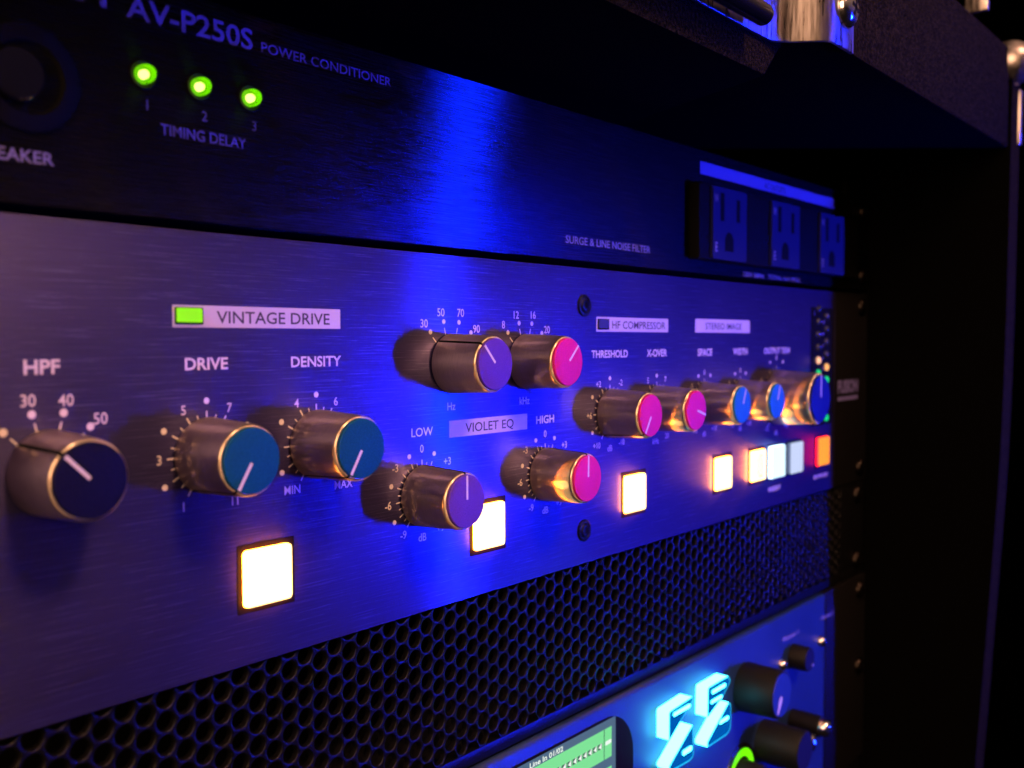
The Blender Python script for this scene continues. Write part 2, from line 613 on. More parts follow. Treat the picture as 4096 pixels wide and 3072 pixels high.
# top board: front face set back left of the bracket, proud right of it
bm = bmesh.new()
pr = [(-60, -47), (258, -47), (268.5, -47), (271.5, -59.3), (474.2, -59.3), (474.2, 400), (-60, 400)]
lo, hi = 140.0, 194.0
a = [bm.verts.new((x, y, lo + (10.5 if (y < -55 or x > 260) else 0))) for x, y in pr]
b = [bm.verts.new((x, y, hi)) for x, y in pr]
for i in range(len(pr)):
    j = (i + 1) % len(pr)
    bm.faces.new((a[i], a[j], b[j], b[i]))
bm.faces.new(a[::-1]); bm.faces.new(b)
bmesh.ops.triangulate(bm, faces=[f for f in bm.faces if len(f.verts) > 4])
bmesh.ops.recalc_face_normals(bm, faces=bm.faces)
es = [e for e in bm.edges if len(e.link_faces) == 2 and e.calc_face_angle(0) > 0.5]
bmesh.ops.bevel(bm, geom=es, offset=1.2, segments=2, affect='EDGES', profile=0.5)
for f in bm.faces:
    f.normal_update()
    f.material_index = 1 if f.normal.z < -0.6 else 0  # underside shade set by the darker material
finish('top_board', bm, [M['carpet'], M['inner']], case, 40)
box('back_board', -60, 474, 420, 430, -300, 194, M['chassis'], case)
# rack rails behind the panel ears
for x in (462,):
    box('rack_rail', x - 11, x + 12.3, 3.2, 5.5, -290, 139.5, M['steel_black'], case)
# zinc Z-bracket with bend radii, its pivot rod and pan-head screw
def strip_profile(pts, t):
    """offset polyline in the xy plane by thickness t"""
    o = []
    for i, p in enumerate(pts):
        p = Vector(p)
        d1 = (p - Vector(pts[i - 1])).normalized() if i else None
        d2 = (Vector(pts[i + 1]) - p).normalized() if i < len(pts) - 1 else None
        d = ((d1 or d2) + (d2 or d1)).normalized()
        o.append((p.x - d.y * t * -1, p.y + d.x * t * -1))
    return o
front = [(150, -48.2), (255, -48.2), (259.5, -48.6), (262.6, -49.8), (264.6, -51.6), (266.2, -54.0), (268.2, -57.0), (270.0, -59.2), (272.2, -60.6), (275, -61.0), (286.6, -61.0)]
backp = strip_profile(front, -1.1)
bm = bmesh.new()
def zbot(x):
    return 149.6 if x < 262 else (149.9 if x < 274 else 149.7)
fa = [bm.verts.new((x, y, zbot(x))) for x, y in front]
fb = [bm.verts.new((x, y, 215)) for x, y in front]
ba = [bm.verts.new((x, y, zbot(x))) for x, y in backp]
bb = [bm.verts.new((x, y, 215)) for x, y in backp]
for i in range(len(front) - 1):
    bm.faces.new((fa[i], fa[i + 1], fb[i + 1], fb[i]))
    bm.faces.new((ba[i + 1], ba[i], bb[i], bb[i + 1]))
    bm.faces.new((fa[i + 1], fa[i], ba[i], ba[i + 1]))
bm.faces.new((fa[-1], ba[-1], bb[-1], fb[-1]))
bmesh.ops.recalc_face_normals(bm, faces=bm.faces)
es = [e for e in bm.edges if len(e.link_faces) == 2 and e.calc_face_angle(0) > 1.0]
bmesh.ops.bevel(bm, geom=es, offset=0.22, segments=2, affect='EDGES', profile=0.5)
bracket = finish('latch_bracket', bm, M['zinc'], case, 50)
# rod along x
bm = bmesh.new()
seg = 32
rings = []
for x, r in ((140, 0), (140, 2.9), (243.6, 2.9), (244.4, 2.7), (244.8, 2.3), (244.8, 0)):
    if r == 0:
        rings.append([bm.verts.new((x, -53.0, 151.9))])
    else:
        rings.append([bm.verts.new((x, -53.0 + r * math.sin(2 * math.pi * k / seg), 151.9 + r * math.cos(2 * math.pi * k / seg))) for k in range(seg)])
for i in range(len(rings) - 1):
    A, B = rings[i], rings[i + 1]
    for k in range(seg):
        k2 = (k + 1) % seg
        if len(A) == 1:
            bm.faces.new((A[0], B[k], B[k2]))
        elif len(B) == 1:
            bm.faces.new((A[k], B[0], A[k2]))
        else:
            bm.faces.new((A[k], B[k], B[k2], A[k2]))
bmesh.ops.recalc_face_normals(bm, faces=bm.faces)
finish('pivot_rod', bm, M['black_gloss'], bracket, 40)

def pan_screw_bm(bm, cx, cz, y, r, h, cross=True):
    prof = [(y, r), (y - h * 0.30, r * 0.99), (y - h * 0.58, r * 0.90), (y - h * 0.80, r * 0.72), (y - h * 0.93, r * 0.48), (y - h, r * 0.24), (y - h, 0)]
    add_lathe(bm, cx, cz, prof, 32)
    if cross:
        for a in (20, 110):
            x0, z0 = pol(cx, cz, a, r * 0.40)
            x1, z1 = pol(cx, cz, a + 180, r * 0.40)
            d = Vector((x1 - x0, z1 - z0)).normalized()
            nx, nz = -d.y * r * 0.09, d.x * r * 0.09
            pts = [(x0 + nx, z0 + nz), (x1 + nx, z1 + nz), (x1 - nx, z1 - nz), (x0 - nx, z0 - nz)]
            add_prism(bm, pts, y - h * 0.7, y - h * 1.015, 1, 1)
bm = bmesh.new()
pan_screw_bm(bm, 279.6, 160.6, -61.0, 5.4, 3.2)
bmesh.ops.recalc_face_normals(bm, faces=bm.faces)
finish('pan_head_screw', bm, [M['chrome'], M['groove']], bracket, 40)
# chrome ball corner and edge trims at the upper right of the case
bm = bmesh.new()
bmesh.ops.create_uvsphere(bm, u_segments=32, v_segments=20, radius=10.0)
bmesh.ops.translate(bm, verts=bm.verts, vec=(480.5, -58, 188.5))
finish('ball_corner', bm, M['zinc'], case, 60)
box('edge_trim', 486.2, 490.2, -61.4, -48, 153.5, 178, M['zinc'], case, 0.6)
box('edge_trim', 430.5, 433.0, -61, -52, 199, 212, M['zinc'], case, 0.5)

# ------------------------------------------------------------------ common rack parts
def faceplate(parent, x0, x1, z0, z1, mat, y0=0.0, t=3.0, bevel=0.25, seg=2):
    bm = bmesh.new()
    add_box(bm, x0, x1, y0, y0 + t, z0, z1, 0, bevel, seg)
    o = finish('faceplate', bm, mat, parent, 30)
    add_uv_zx(o.data)
    return o

PX0, PX1 = -12.6, 470.0
EAR = 431.0

# ------------------------------------------------------------------ power conditioner (1U, above)
pc = thing('power_conditioner', 'black brushed power conditioner with green timing lamps and mains sockets, top unit in the rack', 'power conditioner')
faceplate(pc, PX0, PX1, 89.9, 132.7, M['black_panel'])
box('chassis', 8, 448, 3.2, 250, 91.5, 131.5, M['chassis'], pc)
lettering('TASCAM', 60.5, 90.9, 126.2, 131.0, M['print_dim'], pc, offset=0.03)
lettering('AV-P250S', 94.5, 121.9, 125.5, 129.7, M['print_dim'], pc, offset=0.02)
lettering('POWER CONDITIONER', 123.9, 160.1, 125.65, 127.75, M['print_dim'], pc, offset=0.008)
lettering('TIMING DELAY', 101.0, 119.9, 105.35, 107.5, M['print_dim'], pc, offset=0.012)
for t, x in (('1', 98.9), ('2', 110.5), ('3', 122.1)):
    lettering(t, x - 0.7, None, 109.35, 111.35, M['print_dim'], pc, offset=0.012, name='number')
lettering('SPEAKER', 68.1, 80.8, 96.75, 98.95, M['print_grey'], pc, offset=0.018)
lettering('SURGE & LINE NOISE FILTER', 228.2, 274.0, 94.65, 96.95, M['print_grey'], pc, offset=0.006)
lettering('120V 60Hz   TOTAL 15A MAX', 340.0, 391.7, 90.55, 92.35, M['print_grey'], pc, offset=0.006)
# lamps
for x in (97.6, 109.2, 120.8):
    cz = 115.65
    led = lathe('timing_lamp', x, cz, [(0.3, 1.72), (-1.3, 1.70), (-2.0, 1.58), (-2.6, 1.28), (-3.0, 0.85), (-3.2, 0.4), (-3.25, 0)], M['led_dome'], pc, 32)
    lathe('lamp_core', x, cz, [(0.0, 0), (0.0, 0.85), (-0.9, 0.8), (-1.4, 0.5), (-1.5, 0)], M['led_core'], led, 20)
    lathe('lamp_bezel', x, cz, [(0.0, 2.75), (-0.45, 2.7), (-0.55, 2.5), (-0.35, 2.2), (0.1, 1.85)], M['black_plastic'], led, 40)
# big round control at left
rb = lathe('round_control', 76.4, 110.8, [(0, 9.0), (-0.7, 9.0), (-1.0, 8.6), (-1.0, 6.2), (-0.2, 5.9), (0.6, 5.6)], M['chassis'], pc, 64)
lathe('push_button', 74.4, 111.0, [(0, 4.6), (-1.6, 4.5), (-2.0, 4.1), (-2.0, 0)], M['black_gloss'], rb, 40)
# printed bar above the sockets
bm = bmesh.new()
add_poly(bm, [(306.6, 124.4), (427.3, 124.4), (427.3, 128.8), (306.6, 128.8)], -0.06, 0)
centred(bm, 'AC OUTLETS', 366.8, 126.5, 2.4, -0.12, 1)
face_front(bm)
bar = finish('label_bar', bm, [M['print_dim'], M['ink']], pc)
# socket block
block = box('socket_block', 299.0, 446, -4.0, 1.0, 94.4, 120.6, M['groove'], pc, 0.8)
for k in range(3):
    x0 = 306.9 + 46.9 * k
    x1 = x0 + 25.6
    z0, z1 = 94.9, 119.9
    bm = bmesh.new()
    add_prism(bm, rounded_rect(x0, x1, z0, z1, 0.6, 3), -3.9, -5.0, 0, 0)
    # slots (dark) and ground pin
    def slot(pts):
        add_poly(bm, pts, -5.06, 1)
    sx = x0 + 5.3
    slot([(sx, z1 - 11.6), (sx + 2.9, z1 - 11.6), (sx + 2.9, z1 - 1.8), (sx, z1 - 1.8)])
    sx = x0 + 17.4
    slot([(sx, z1 - 11.2), (sx + 2.8, z1 - 11.2), (sx + 2.8, z1 - 3.2), (sx, z1 - 3.2)])
    gx, gz = x0 + 12.0, z0 + 3.0
    slot([(gx - 3.3, gz), (gx + 3.3, gz), (gx + 3.3, gz + 4.4), (gx + 1.9, gz + 6.2), (gx, gz + 6.9), (gx - 1.9, gz + 6.2), (gx - 3.3, gz + 4.4)])
    centred(bm, 'W', x0 + 2.4, z1 - 4.0, 3.0, -5.06, 2, 0.0, 0.6)
    centred(bm, 'E', x0 + 2.6, z0 + 4.2, 3.4, -5.06, 2, 0.0, 0.9)
    face_front(bm)
    bmesh.ops.recalc_face_normals(bm, faces=[f for f in bm.faces if f.material_index == 0])
    finish('socket', bm, [M['receptacle'], M['groove'], M['print_grey']], block)

# ------------------------------------------------------------------ stereo processor (2U, centre)
sp = thing('audio_processor', 'slate blue two-unit audio processor with champagne knobs, coloured caps and glowing square buttons', 'audio processor')
faceplate(sp, PX0, EAR, 0.0, 88.0, M['panel'])
box('shaded_rack_ear', EAR + 0.2, PX1, 0.0, 3.0, 0.0, 88.0, M['ear'], sp, 0.25)  # panel end split off and blackened in place of the shadow there
box('chassis', 8, 448, 3.2, 300, 2, 86, M['chassis'], sp)

def knob(cx, cz, colour, ang, label, L=14.25, rb=7.5, rf=6.85, rc=6.3, parent=sp):
    s = L / 14.25
    k = lathe('knob', cx, cz, [(-0.5, rb - 0.5), (-0.5, rb - 0.05), (-0.75, rb), (-L + 1.0, rf + 0.06), (-L + 0.45, rf - 0.02), (-L + 0.12, rf - 0.22),
                               (-L, rf - 0.42), (-L + 0.02, rc + 0.06), (-L + 0.35, rc + 0.02)], M['alu'], parent, 96, 50)
    uv = k.data.uv_layers.new(name='UVMap')
    for lp in k.data.loops:
        co = k.data.vertices[lp.vertex_index].co
        uv.data[lp.index].uv = (co.y * 20.0, math.atan2(co.x - cx * MM, co.z - cz * MM) / (2 * math.pi))
    k['label'] = label
    # dark foot under the skirt
    lathe('knob_foot', cx, cz, [(0.0, rb - 0.9), (-0.6, rb - 0.9)], M['groove'], k, 48)
    lathe('cap', cx, cz, [(-L + 0.9, rc - 0.02), (-L - 0.45, rc - 0.02), (-L - 0.62, rc - 0.16), (-L - 0.66, rc - 0.35), (-L - 0.66, 0)], CAPS[colour], k, 72, 30)
    # pointer line on the cap
    bm = bmesh.new()
    ax, az = pol(cx, cz, ang, rc - 0.15)
    bx, bz = pol(cx, cz, ang, 0.45 * s)
    add_bar(bm, ax, az, bx, bz, 0.62 * s, -L - 0.71)
    face_front(bm)
    finish('pointer', bm, M['print'], k)
    # slot cut along the skirt at the pointer
    bm = bmesh.new()
    t = Vector((math.cos(rad(ang)), -math.sin(rad(ang))))
    hw = 0.36 * s
    prev = None
    for y, r in ((-0.7, rb + 0.03), (-L + 1.0, rf + 0.09), (-L + 0.45, rf + 0.02), (-L + 0.12, rf - 0.18), (-L - 0.03, rf - 0.42), (-L - 0.03, rc + 0.05)):
        px, pz = pol(cx, cz, ang, r)
        q = [bm.verts.new((px + t.x * hw * sg, y, pz + t.y * hw * sg)) for sg in (-1, 1)]
        if prev:
            bm.faces.new((prev[0], prev[1], q[1], q[0]))
        prev = q
    bmesh.ops.recalc_face_normals(bm, faces=bm.faces)
    finish('index_slot', bm, M['groove'], k)
    return k

K1, K2 = 44.2, 60.9
K3 = 28.9
knob(78.7, 44.0, 'navy', -45, 'knob with a navy cap under HPF')
knob(109.8, K1, 'teal', -149, 'knob with a teal cap under DRIVE')
knob(137.0, K1, 'teal', -149, 'knob with a teal cap under DENSITY')
knob(179.9, K2, 'violet', -42, 'knob with a violet cap marked 30 to 90 Hz')
knob(209.5, K2, 'pink', 45, 'knob with a pink cap marked 8 to 20 kHz')
knob(169.3, K3, 'violet', 0, 'knob with a violet cap under LOW')
knob(218.4, K3, 'pink', 1, 'knob with a pink cap under HIGH')
knob(250.9, K1, 'pink', -148, 'knob with a pink cap under THRESHOLD')
knob(278.3, K1, 'pink', 107, 'knob with a pink cap under X-OVER')
knob(310.5, K1, 'azure', 23, 'knob with an azure cap under SPACE')
knob(338.2, K1, 'azure', 21, 'knob with an azure cap under WIDTH')
knob(369.5, 43.7, 'blue', 0, 'large knob with a deep blue cap', L=17.9, rb=10.9, rf=9.9, rc=9.15)

def dial(cx, cz, ticks, dots, nums, rt=(7.3, 8.75), rd=10.75, dr=0.62, h=1.9, rnum=None, unit=None, squeeze=0.95):
    bm = bmesh.new()
    for a, ln in ticks:
        r0, r1 = rt
        r1 = r1 if ln else r0 + (r1 - r0) * 0.62
        ax, az = pol(cx, cz, a, r0); bx, bz = pol(cx, cz, a, r1)
        add_bar(bm, ax, az, bx, bz, 0.30 if ln else 0.24, -0.06)
    for a in dots:
        x, z = pol(cx, cz, a, rd)
        add_disc(bm, x, z, dr, -0.06)
    for t, x, z in nums:
        centred(bm, t, cx + x, cz + z, h, -0.06, 0, 0.006, squeeze)
    face_front(bm)
    return finish('dial_scale', bm, M['print'], sp)

t15 = [(a, a % 30 == 0) for a in range(-150, 151, 15)]
t12 = [(a, (a // 12) % 2 == 0) for a in range(-144, 145, 12)]
tsw = [(a, True) for a in (-45, -15, 15, 45)]
dial(78.7, 44.0, tsw, (-45, -15, 15, 45), [('20', -11.3, 9.4), ('30', -3.3, 12.7), ('40', 3.2, 12.5), ('50', 9.4, 8.9)], h=2.15, rd=10.6, dr=0.72, rt=(7.4, 9.0))
dial(109.8, K1, t15, (-120, -60, 0, 60, 120), [('5', -5.1, 9.2), ('7', 5.2, 9.2), ('3', -10.4, 0), ('9', 10.4, 0), ('1', -5.4, -9.5), ('11', 6.2, -9.7)])
dial(137.0, K1, t15, (-120, -60, 0, 60, 120), [('4', -5.3, 9.2), ('6', 5.5, 9.1), ('8', 10.4, 0), ('MIN', -6.7, -9.2), ('MAX', 7.5, -9.6)])
dial(179.9, K2, tsw, (-43, -14, 16, 44), [('30', -9.5, 10.0), ('50', -3.6, 12.8), ('70', 3.6, 12.8), ('90', 9.6, 8.8), ('Hz', 0.0, -10.7)], h=2.1, rt=(7.5, 9.2))
dial(209.5, K2, tsw, (-43, -14, 16, 44), [('8', -9.2, 10.0), ('12', -3.8, 12.7), ('16', 3.6, 12.8), ('20', 9.8, 8.8), ('kHz', -0.3, -10.7)], h=2.1, rt=(7.5, 9.2))
for cx in (169.3, 218.4):
    dial(cx, K3, t12, (-120, -72, -23.5, 23.5, 72, 120), [('0', 0, 11.5), ('-3', -8.9, 7.6), ('+3', 9.0, 7.6), ('-6', -11.3, -1.1), ('+6', 11.3, -1.1), ('-9', -6.4, -8.7), ('+9', 6.4, -8.8), ('dB', 0, -10.2)], h=2.0)
dial(250.9, K1, t15, (-120, -60, 0, 60, 120), [('+2', -6.1, 9.2), ('-2', 6.0, 9.3), ('+6', -10.9, -0.1), ('-6', 10.9, -0.1), ('+10', -7.0, -9.4), ('dB', 0, -10.7), ('-10', 6.6, -9.4)])
dial(278.3, K1, t15, (-120, -60, 0, 60, 120), [('5', -5.4, 9.4), ('7', 5.5, 9.5), ('3', -10.4, 0), ('9', 10.4, 0), ('20', 6.6, -9.4), ('kHz', -0.5, -10.7)])
for cx in (310.5, 338.2):
    dial(cx, K1, t15, (-120, -72, -24, 24, 72, 120), [('0', 0, 11.1), ('-5', -9.2, 6.4), ('-10', -6.6, -9.2), ('+10', 7.2, -9.3), ('dB', 0, -10.8)])
dial(369.5, 43.7, t15, (-120, -72, -23, 23, 72, 120), [('0', 0, 15.9), ('-6', -13.8, 7.2), ('-12', -8.4, -12.0), ('+12', 9.6, -12.0), ('dB', 0, -14.2)], rt=(10.8, 12.6), rd=15.2, h=2.1)

L_ = lambda t, x0, x1, zb, zt, o=0.014: lettering(t, x0, x1, zb, zt, M['print'], sp, offset=o)
L_('HPF', 74.8, 81.0, 61.1, 63.65, 0.022)
L_('DRIVE', 105.2, 114.8, 61.1, 63.5, 0.02)
L_('DENSITY', 130.4, 144.1, 61.1, 63.4, 0.016)
L_('LOW', 165.8, 173.2, 43.4, 45.6, 0.006)
L_('HIGH', 214.3, 222.5, 43.35, 45.6, 0.014)
L_('THRESHOLD', 241.1, 260.9, 61.35, 63.65, 0.016)
L_('X-OVER', 272.2, 284.7, 61.3, 63.7, 0.016)
L_('SPACE', 305.6, 316.1, 61.1, 63.6, 0.02)
L_('WIDTH', 332.2, 343.9, 61.1, 63.6, 0.02)
L_('OUTPUT TRIM', 358.2, 382.0, 61.2, 63.6, 0.02)
L_('INSERT', 363.3, 374.5, 6.2, 8.0, 0.02)
L_('BYPASS', 408.2, 423.0, 6.2, 8.0, 0.02)

def title(x0, x1, z0, z1, text, tx0, tx1, tz0, tz1, led=None):
    bm = bmesh.new()
    add_poly(bm, [(x0, z0), (x1, z0), (x1, z1), (x0, z1)], -0.06, 0)
    glyph_bm(bm, text, tx0, tx1, tz0, tz1, -0.12, 1, 0.012)
    face_front(bm)
    t = finish('title_plate', bm, [M['box'], M['ink']], sp)
    if led:
        lx, mat = led
        bm = bmesh.new()
        add_prism(bm, rounded_rect(lx, lx + 6.1, 69.85, 73.15, 0.25, 3), 0.0, -0.25, 0, 0)
        bmesh.ops.recalc_face_normals(bm, faces=bm.faces)
        w_ = finish('lamp_window', bm, M['bezel'], t)
        bm = bmesh.new()
        add_prism(bm, rounded_rect(lx + 0.25, lx + 5.8, 70.25, 73.0, 0.3, 3), -0.2, -0.45, 0, 0)
        bmesh.ops.recalc_face_normals(bm, faces=bm.faces)
        finish('lamp_lens', bm, mat, t)
    return t
title(102.7, 144.0, 69.3, 73.6, 'VINTAGE DRIVE', 112.35, 140.95, 70.2, 72.7, (103.2, M['led_green']))
title(179.0, 210.3, 42.2, 46.5, 'VIOLET EQ', 185.0, 204.4, 43.15, 45.6)
title(243.6, 285.4, 69.25, 73.65, 'HF COMPRESSOR', 252.0, 283.6, 70.2, 72.65, (244.2, M['led_off']))
title(303.7, 345.7, 69.25, 74.0, 'STEREO IMAGE', 310.9, 338.8, 70.4, 72.8)

def button(x0, face, side, label, mark=None, w_=14.3, inset=1.3, q=1.0, z0=10.8):
    x1 = x0 + w_
    z1 = z0 + 14.3
    bm = bmesh.new()
    i = inset
    # shallow black frame with a lower inner floor
    outer = rounded_rect(x0, x1, z0, z1, 0.25, 2)
    inner = rounded_rect(x0 + 0.45, x1 - 0.45, z0 + 0.45, z1 - 0.45, 0.25, 2)
    a = [bm.verts.new((x, -0.02, z)) for x, z in outer]
    b = [bm.verts.new((x, -0.10, z)) for x, z in outer]
    c = [bm.verts.new((x, -0.10, z)) for x, z in inner]
    d = [bm.verts.new((x, -0.05, z)) for x, z in inner]
    n = len(outer)
    for k in range(n):
        j = (k + 1) % n
        bm.faces.new((a[k], a[j], b[j], b[k]))
        bm.faces.new((b[k], b[j], c[j], c[k]))
        bm.faces.new((c[k], c[j], d[j], d[k]))
    bm.faces.new(d)
    bmesh.ops.recalc_face_normals(bm, faces=bm.faces)
    fr = finish('push_button', bm, M['bezel'], sp)
    fr['label'] = label
    bm = bmesh.new()
    add_prism(bm, rounded_rect(x0 + i, x1 - i, z0 + i, z1 - i, 0.9, 5), -0.1, -q, 0, 0)
    bm.faces.ensure_lookup_table()
    fr_face = min(bm.faces, key=lambda f: f.calc_center_median().y)
    r = bmesh.ops.inset_region(bm, faces=[fr_face], thickness=0.28, depth=0.18)
    for f in bm.faces:
        f.normal_update()
    fr_face.material_index = 1
    if mark:
        for pts in mark:
            (ax, az), (bx, bz) = pts
            add_bar(bm, x0 + ax, z0 + az, x0 + bx, z0 + bz, 0.5, -q - 0.24, 2)
    bmesh.ops.recalc_face_normals(bm, faces=[f for f in bm.faces if f.material_index != 2])
    cp = finish('button_cap', bm, [M[side], M[face], M['ink_amber']], fr)
    return fr
M['ink_amber'] = principled('brown_legend', (0.10, 0.05, 0.01), 0.6)
button(116.2, 'amber_face', 'amber_side', 'amber glowing button under DRIVE')
button(186.5, 'amber_face', 'amber_side', 'amber glowing button under LOW')
button(257.3, 'amber_face', 'amber_side', 'amber glowing button below the HF compressor knobs')
button(317.0, 'amber_face', 'amber_side', 'amber glowing button below the stereo image knobs')
button(345.5, 'amber_face', 'amber_side', 'amber glowing button with a bracket legend',
       mark=[((6.2, 10.3), (6.2, 3.6)), ((8.9, 10.3), (8.9, 3.6)), ((6.9, 10.9), (9.6, 11.1)), ((6.6, 3.0), (9.4, 3.0))])
button(361.9, 'white_face', 'white_side', 'cool white glowing button', inset=0.8, q=1.6)
button(379.4, 'pale_face', 'pale_side', 'dimmer pale blue button', inset=0.8, q=1.6)
button(409.2, 'red_face', 'red_side', 'orange button with a red glow', inset=1.1, q=1.1)

# socket-head panel screws
for z in (76.9, 10.0):
    s = lathe('panel_screw', 237.3, z, [(0, 3.25), (-0.35, 3.25), (-0.55, 3.0), (-0.55, 2.45), (-0.30, 2.25), (-0.45, 1.95), (-0.9, 1.75), (-1.0, 1.5), (-1.0, 1.15)], M['steel_black'], sp, 40)
    lathe('hex_recess', 237.3, z, [(-0.6, 1.2), (-0.6, 0)], M['groove'], s, 6)
    s['label'] = 'dark socket screw ' + ('above' if z > 50 else 'below') + ' the pink HIGH knob'
# level meter
bm = bmesh.new()
add_poly(bm, rounded_rect(403.0, 427.5, 29.5, 80.6, 1.0), -0.07)
face_front(bm)
mtr = finish('level_meter', bm, M['black_gloss'], sp)
lit = {(0, 4): 'dot_pink', (1, 4): 'dot_amber', (0, 5): 'dot_green', (1, 5): 'dot_green', (0, 6): 'dot_green', (1, 6): 'dot_green', (0, 7): 'dot_green', (1, 7): 'dot_green', (0, 8): 'dot_green', (1, 8): 'dot_green'}
for c, (cx, zt) in enumerate(((411.3, 57.7), (420.3, 54.6))):
    for r in range(9):
        z = zt - (r - 4) * 5.55
        if z < 31 or z > 80:
            continue
        lathe('meter_lamp', cx, z, [(-0.05, 1.55), (-0.5, 1.5), (-0.9, 1.1), (-1.1, 0.55), (-1.15, 0)], M[lit.get((c, r), 'dot_off')], mtr, 20)
bm = bmesh.new()
glyph_bm(bm, 'L', 406.2, 407.6, 77.2, 79.2, -0.12, 0, 0.0)
for r in range(5):
    centred(bm, ['+18', '+12', '+9', '+6', '+3'][r], 416.0, 74.3 - r * 5.2, 1.5, -0.12, 0, 0.0)
face_front(bm)
finish('meter_lettering', bm, M['print_dim'], mtr)
bm = bmesh.new()
glyph_bm(bm, 'FUSION', 433.8, 458.6, 42.6, 48.2, -0.06, 0, 0.05)
add_poly(bm, [(433.8, 38.9), (458.6, 38.9), (458.6, 40.6), (433.8, 40.6)], -0.06)
face_front(bm)
finish('emblem', bm, M['print_dim'], sp)

# ------------------------------------------------------------------ perforated vent panel (1U)
vp = thing('vent_panel', 'black perforated steel vent panel between the processor and the lower unit', 'vent panel')
bm = bmesh.new()
DX, DZ, R0 = 4.19, 4.6, 1.93
YF, YB = 1.0, 2.6
ZT, ZB = -0.5, -41.2
def cell_edge(ang):
    """distance from a hole centre to the Voronoi cell border in direction ang (x right, z up)"""
    best = 1e9
    ux, uz = math.cos(ang), math.sin(ang)
    for nx, nz in ((0, DZ), (0, -DZ), (DX, DZ / 2), (DX, -DZ / 2), (-DX, DZ / 2), (-DX, -DZ / 2)):
        dd = ux * nx + uz * nz
        if dd > 1e-6:
            best = min(best, (nx * nx + nz * nz) / 2 / dd)
    return best
NSEG = 24
angs = [2 * math.pi * k / NSEG for k in range(NSEG)]
edge = [cell_edge(a) for a in angs]
col = 0
x = 167.5 - DX * 38
while x < 441:
    k = round((x - 167.5) / DX)
    off = -1.95 if k % 2 == 0 else -4.2
    j = -1
    while True:
        z = off - j * DZ
        if z < ZB + 1.2:
            break
        cl = lambda v: min(max(v, ZB), ZT)
        o_ = [bm.verts.new((x + edge[i] * math.cos(a), YF, cl(z + edge[i] * math.sin(a)))) for i, a in enumerate(angs)]
        h0 = [bm.verts.new((x + (R0 + 0.22) * math.cos(a), YF + 0.0, cl(z + (R0 + 0.22) * math.sin(a)))) for a in angs]
        h1 = [bm.verts.new((x + (R0 + 0.06) * math.cos(a), YF + 0.10, cl(z + (R0 + 0.06) * math.sin(a)))) for a in angs]
        h2 = [bm.verts.new((x + R0 * math.cos(a), YF + 0.30, cl(z + R0 * math.sin(a)))) for a in angs]
        h3 = [bm.verts.new((x + R0 * math.cos(a), YB, cl(z + R0 * math.sin(a)))) for a in angs]
        for i in range(NSEG):
            i2 = (i + 1) % NSEG
            for A, B in ((o_, h0), (h0, h1), (h1, h2), (h2, h3)):
                try:
                    bm.faces.new((A[i], A[i2], B[i2], B[i]))
                except ValueError:
                    pass
        j += 1
    x += DX
bmesh.ops.dissolve_degenerate(bm, dist=0.0005, edges=bm.edges)
bm.normal_update()
finish('perforated_sheet', bm, M['steel_black'], vp, 50)
box('bottom_flange', PX0, PX1, 0.98, 5.2, -45.0, -41.2, M['steel_black'], vp, 0.3)
box('end_flange', 441.5, PX1, 0.98, 2.6, -41.2, -0.5, M['steel_black'], vp, 0.1)

# ------------------------------------------------------------------ lower unit
au = thing('audio_interface', 'blue lit audio interface with a glowing cyan emblem and colour screen below the vent panel', 'audio interface')
faceplate(au, PX0, EAR - 10, -134.0, -45.9, M['low_panel'], -0.6, 3.6, 1.3, 4)
box('shaded_rack_ear', EAR - 9.8, PX1, -0.6, 3.0, -134.0, -45.9, M['ear'], au, 0.3)  # this end is blackened too, its shade painted in
box('chassis', 8, 448, 3.4, 300, -132, -47.5, M['chassis'], au)
SC = 0.96925
def fx(x, z):
    return (x * SC, 66.467 - (66.467 - z) * SC)
glyphs = [
    [(286.9, -59.8), (303.0, -59.0), (303.2, -60.3), (286.9, -70.1)],
    [(303.3, -69.0), (304.0, -80.6), (301.5, -81.6), (288.4, -81.0), (286.6, -79.0)],
    [(314.2, -59.0), (330.0, -58.8), (331.8, -61.3), (325.6, -65.6), (313.8, -70.1)],
    [(330.2, -68.9), (332.3, -70.2), (332.0, -79.8), (328.8, -81.0), (314.0, -81.0), (313.7, -79.0)],
]
logo_parent = None
for gi, g in enumerate(glyphs):
    pts = round_poly([fx(*p) for p in g], 1.0, 4)
    ins = inset_poly(pts, 0.55)
    bm = bmesh.new()
    a = [bm.verts.new((x, -0.62, z)) for x, z in pts]
    b = [bm.verts.new((x, -5.3, z)) for x, z in pts]
    c = [bm.verts.new((x, -5.4, z)) for x, z in ins]
    n = len(pts)
    for i in range(n):
        j = (i + 1) % n
        bm.faces.new((a[i], a[j], b[j], b[i])).material_index = 0
        bm.faces.new((b[i], b[j], c[j], c[i])).material_index = 1
    bm.faces.new(c).material_index = 2
    bmesh.ops.recalc_face_normals(bm, faces=bm.faces)
    o = finish('glowing_emblem', bm, [M['logo_side'], M['logo_rim'], M['logo_front']], au)
bars = [(288.6, 300.3, -61.9, -60.5), (316.0, 326.5, -61.8, -60.4), (315.2, 323.8, -65.2, -64.0), (322.0, 329.0, -74.8, -73.4), (295.0, 301.5, -77.6, -75.8)]
for x0, x1, z0, z1 in bars:
    (ax, az), (bx, bz) = fx(x0, z0), fx(x1, z1)
    bm = bmesh.new()
    add_prism(bm, rounded_rect(ax, bx, az, bz, (bz - az) * 0.48, 4), -5.3, -6.0, 0, 1)
    bmesh.ops.recalc_face_normals(bm, faces=bm.faces)
    finish('emblem_bar', bm, [M['logo_rim'], M['logo_side']], au)
